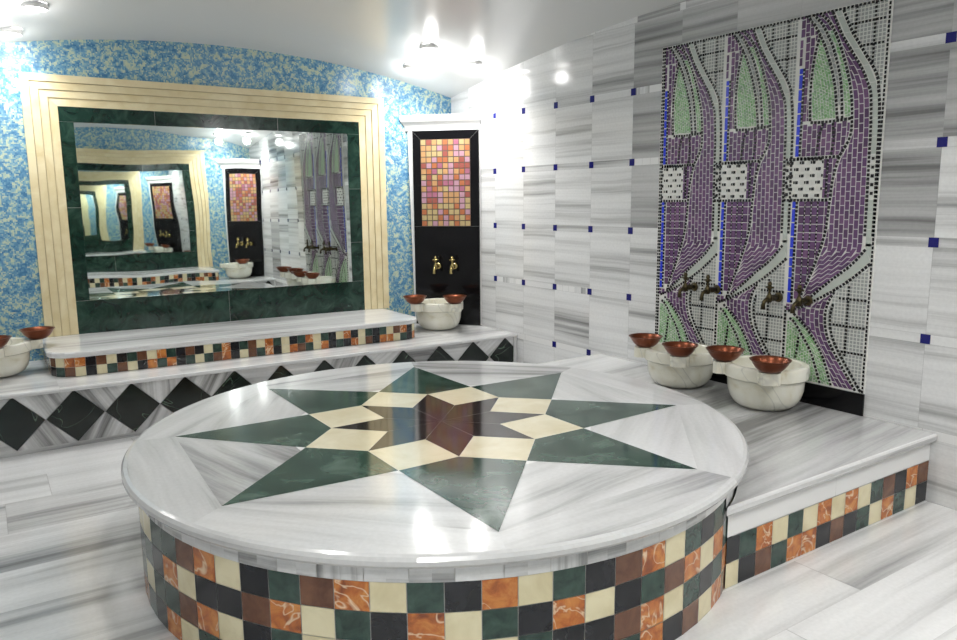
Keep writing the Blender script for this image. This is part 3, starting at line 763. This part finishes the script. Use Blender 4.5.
# ------------------------------------------------------------------ taps
def make_tap(mat, label, base, rz, group):
    t = thing('basin_tap', label, 'tap', base, 0, group); t['_b'] = (0, 0, 0)
    mb = MB(); mb.lathe([(0, 0), (.026, 0), (.028, .005), (.024, .010), (.016, .014), (0, .014)], mat, 20, (-1, 0, 0), (0, 0, 0)); mb.build('flange', t, True)
    mb = MB(); mb.tube([(-.010, 0, 0), (-.03, 0, 0), (-.05, 0, 0), (-.075, 0, 0), (-.092, 0, -.003)], [.013, .014, .019, .016, .014], mat)
    mb.lathe([(0, -.024), (.013, -.022), (.018, -.010), (.019, 0), (.017, .012), (.011, .020), (.009, .030), (0, .030)], mat, 16, None, (-.086, 0, 0)); mb.build('body', t, True)
    mb = MB(); mb.tube([(-.090, 0, -.004), (-.112, 0, -.006), (-.130, 0, -.016), (-.136, 0, -.034), (-.136, 0, -.056)], [.012, .0115, .011, .011, .0135], mat); mb.build('spout', t, True)
    mb = MB(); mb.lathe([(0, .026), (.006, .026), (.0065, .045), (.013, .052), (.015, .062), (.009, .070), (.013, .076), (.011, .086), (.005, .093), (0, .094)], mat, 16, None, (-.086, 0, 0))
    mb.tube([(-.086, -.024, .060), (-.086, -.01, .063), (-.086, .01, .063), (-.086, .024, .060)], [.005, .006, .006, .005], mat, 8); mb.build('handle', t, True)
    t.rotation_euler = (0, 0, rz); return t
TAPG = 'bronze taps on the mosaic panel'
tap = make_tap('brass_dark', 'dark bronze tap, first from the left on the purple mosaic', (-.012, -2.865, .905), 0, TAPG)
for y, l in ((-3.035, 'dark bronze tap, second from the left on the purple mosaic'), (-3.455, 'dark bronze tap, third from the left on the purple mosaic'), (-3.635, 'dark bronze tap, rightmost of four on the purple mosaic')):
    dup(tap, (-.012, y, .900 if y < -3.2 else .905), 0, l)
c45 = math.sqrt(.5)
dpt = lambda s: (-c45 * s - c45 * .016, -.48 + c45 * s - c45 * .016)
x, y = dpt(.395)
tb = make_tap('brass', 'small brass tap on the black corner panel, left of two', (x, y, .872), PI / 4, 'brass taps on the black corner panel')
x, y = dpt(.245)
dup(tb, (x, y, .872), PI / 4, 'small brass tap on the black corner panel, right of two')
for s, w in ((.395, 'nearer the wall mirror'), (.245, 'nearer the striped wall')):
    x, y = dpt(s); dup(tb, (x, -RL - y, .872), -PI / 4, 'small brass tap ' + w + ' on the corner panel seen in the mirror', 'brass taps seen in the mirror')

# ------------------------------------------------------------------ basins and bowls
def make_basin(label, loc, rz, group):
    t = thing('marble_basin', label, 'basin', loc, 0, group); t['_b'] = (0, 0, 0)
    mb = MB(); mb.lathe([(0, .0), (.105, .0), (.135, .006), (.161, .024), (.180, .052), (.192, .09), (.197, .15), (.209, .153), (.214, .158), (.215, .205), (.212, .216), (.204, .220), (.180, .220), (.174, .214), (.168, .16), (.155, .09), (.12, .055), (.06, .042), (0, .040)], 'basin', 56)
    mb.build('bowl_body', t, True, ang=35)
    for a in (PI + PI / 4, PI - PI / 4):
        mb = MB(); prof = [(.196, .055), (.252, .052), (.272, .034), (.272, -.034), (.252, -.052), (.196, -.055)]
        ca, sa = math.cos(a), math.sin(a); ol = [(r * ca - w * sa, r * sa + w * ca) for r, w in prof][::-1]
        mb.prism(ol, .160, .219, 'basin'); mb.build('lug', t, bevel=.006)
    t.rotation_euler = (0, 0, rz); return t
ba = make_basin('white marble basin below the purple mosaic, nearer the camera of two', (-.232, -3.553, BZ + .0005), -.09, 'marble basins')
basins = [(-.232, -3.553, -.09), (-.232, -2.965, -.09), (-.405, -.405, PI / 4 + .12), (-3.665, -.40, 3 * PI / 4), (-.405, -RL + .405, -PI / 4)]
bzz = lambda x, y: BZ + .0005 if -5 < y < -1.5 else BZB + sag(x) + .003
bl = [None, 'white marble basin on the grey bench beneath the left part of the purple mosaic', 'white marble basin before the black corner panel', 'white marble basin in the left corner by the blue wall', 'white marble basin in the opposite corner seen in the mirror']
for (x, y, rz), l in list(zip(basins, bl))[1:]: dup(ba, (x, y, bzz(x, y)), rz, l)
for o in bpy.data.objects:
    if o.get('category') == 'basin': o.scale.z = (.95 if o.location.x < -3 else 1.09) if abs(o.location.y + 3.2) > 2 else (1.07 if o.location.y < -3.2 else 1)
mb = MB()
mb.lathe([(0, 0), (.040, 0), (.052, .004), (.074, .022), (.090, .045), (.098, .060), (.106, .066), (.107, .069), (.103, .070), (.094, .064), (.084, .045), (.068, .025), (.045, .010), (0, .007)], 'copper', 40)
bw = mb.build('copper_bowl', None, True, ang=60)
bw['category'] = 'bowl'; bw['group'] = 'copper washing bowls'
def lugpos(i, which, r=.232):
    x, y, rz = basins[i]; a = rz + PI + (PI / 4 if which == 0 else -PI / 4)
    return (x + r * math.cos(a), y + r * math.sin(a), bzz(x, y) + (.2195 * (1.07 if y < -3.2 else 1) if -5 < y < -1.5 else .2195 * (.95 if x < -3 else 1.09)))
spots = [(0, 0, .232, 'copper bowl on the front lug of the marble basin nearest the camera'), (0, 1, .212, 'copper bowl on the left lug of the marble basin nearest the camera, between two basins'),
         (1, 0, .232, 'copper bowl on the front lug of the left basin below the purple mosaic'), (1, 1, .208, 'copper bowl farthest left of the four bowls below the purple mosaic'),
         (2, 1, .25, 'copper bowl on the corner basin, on the side by the tiled step'), (2, 0, .225, 'copper bowl on the corner basin, on the side by the striped wall'),
         (3, 0, .25, 'copper bowl on the left corner basin, beside the cream frame'), (3, 1, .232, 'copper bowl on the left corner basin, cut by the left photo edge'),
         (4, 1, .232, 'copper bowl on the opposite corner basin seen in the mirror')]
for k, (i, w, r, l) in enumerate(spots):
    o = bw if k == 0 else bw.copy()
    if k: C.objects.link(o)
    o.scale = (.95, .95, .95); o.location = lugpos(i, w, r); o['label'] = l

# ------------------------------------------------------------------ ceiling lights
lamps = [(-.57, -.33, 'recessed ceiling spotlight above the corner panel, nearest the blue wall'), (-.66, -.76, 'recessed ceiling spotlight of the right corner trio, farthest from both walls'), (-.24, -.75, 'recessed ceiling spotlight of the right corner trio, close to the striped wall'),
         (-3.39, -.20, 'recessed ceiling spotlight at the left photo edge, nearest the blue wall'), (-3.27, -.62, 'recessed ceiling spotlight in the left corner cut by the top photo edge'), (-3.72, -.66, '')]
lamps += [(x, -RL - y, 'recessed ceiling spotlight at the opposite end, seen in the mirror') for x, y, _ in lamps]
lt = None
for x, y, l in lamps:
    z = zc(x, y); g = 'ceiling spotlights seen in the mirror' if y < -3 else 'ceiling spotlights near the blue wall'
    if (x < -3.5 and not y < -3) or (y < -3 and x < -2): pass      # neither the photo nor its mirror shows these fittings
    elif lt is None:
        lt = thing('ceiling_spotlight', l, 'ceiling light', (x, y, z), 0, g); lt['_b'] = (0, 0, 0)
        mb = MB(); mb.lathe([(.055, .0), (.072, .012), (.076, -.010), (.070, -.020), (.060, -.018), (.055, -.008), (.055, .0)], 'white', 28); mb.build('trim_ring', lt, True)
        mb = MB(); mb.lathe([(.0555, -.010), (.046, -.022), (.026, -.030), (0, -.033)], 'lamp', 24); mb.build('lens', lt, True)
    else: dup(lt, (x, y, z), 0, l, g)
    front = y < -3
    for kind, pw, zz in (('SPOT', 33 if not front else 36, .06), ('POINT', 3.0, .12)):
        ld = bpy.data.lights.new('spot_or_fill_glow', kind); ld.energy = pw * (.62 if x < -3 and not front else 1); ld.color = (1, .985, .96); ld.shadow_soft_size = .05
        if kind == 'SPOT': ld.spot_size = math.radians(138); ld.spot_blend = .75
        lo_ = bpy.data.objects.new('spot_or_fill_glow', ld); C.objects.link(lo_); lo_.location = (x, y, z - zz)
for x, y in ((-1.3, -2.5), (-2.75, -2.5), (-1.3, -4.2), (-2.75, -4.2)):      # unseen fill lights added to brighten the middle of the room, no fittings
    ld = bpy.data.lights.new('spot_or_fill_glow', 'SPOT'); ld.energy = 31; ld.color = (1, .985, .96); ld.shadow_soft_size = .06
    ld.spot_size = math.radians(138); ld.spot_blend = .75
    lo_ = bpy.data.objects.new('spot_or_fill_glow', ld); C.objects.link(lo_); lo_.location = (x, y, zc(x, y) - .06)

wd = bpy.data.worlds.new('World'); bpy.context.scene.world = wd; wd.use_nodes = True
wd.node_tree.nodes['Background'].inputs[0].default_value = (.5, .52, .55, 1); wd.node_tree.nodes['Background'].inputs[1].default_value = .3

# ------------------------------------------------------------------ camera
cam = bpy.data.cameras.new('camera'); co = bpy.data.objects.new('camera', cam); C.objects.link(co)
cam.sensor_width = 36; cam.lens = 749.8 * 36 / 957; cam.clip_start = .02
yaw, pitch, roll = math.radians(33.468), math.radians(9.0545), math.radians(-.5318)
fw = Vector((math.sin(yaw) * math.cos(pitch), math.cos(yaw) * math.cos(pitch), -math.sin(pitch)))
r_ = Vector((math.cos(yaw), -math.sin(yaw), 0)); u_ = r_.cross(fw)
r2 = r_ * math.cos(roll) + u_ * math.sin(roll); u2 = u_ * math.cos(roll) - r_ * math.sin(roll)
mt_ = Matrix((r2, u2, -fw)).transposed().to_4x4(); mt_.translation = Vector((-3.673, -5.974, 1.444))
co.matrix_world = mt_
sc0 = bpy.context.scene; sc0.camera = co
sc0.view_settings.view_transform = 'Standard'; sc0.view_settings.look = 'None'; sc0.view_settings.exposure = 0
sc0.cycles.use_denoising = True
sc0.cycles.max_bounces = 14; sc0.cycles.glossy_bounces = 10; sc0.cycles.diffuse_bounces = 5
for o in bpy.data.objects:
    if '_b' in o: del o['_b']
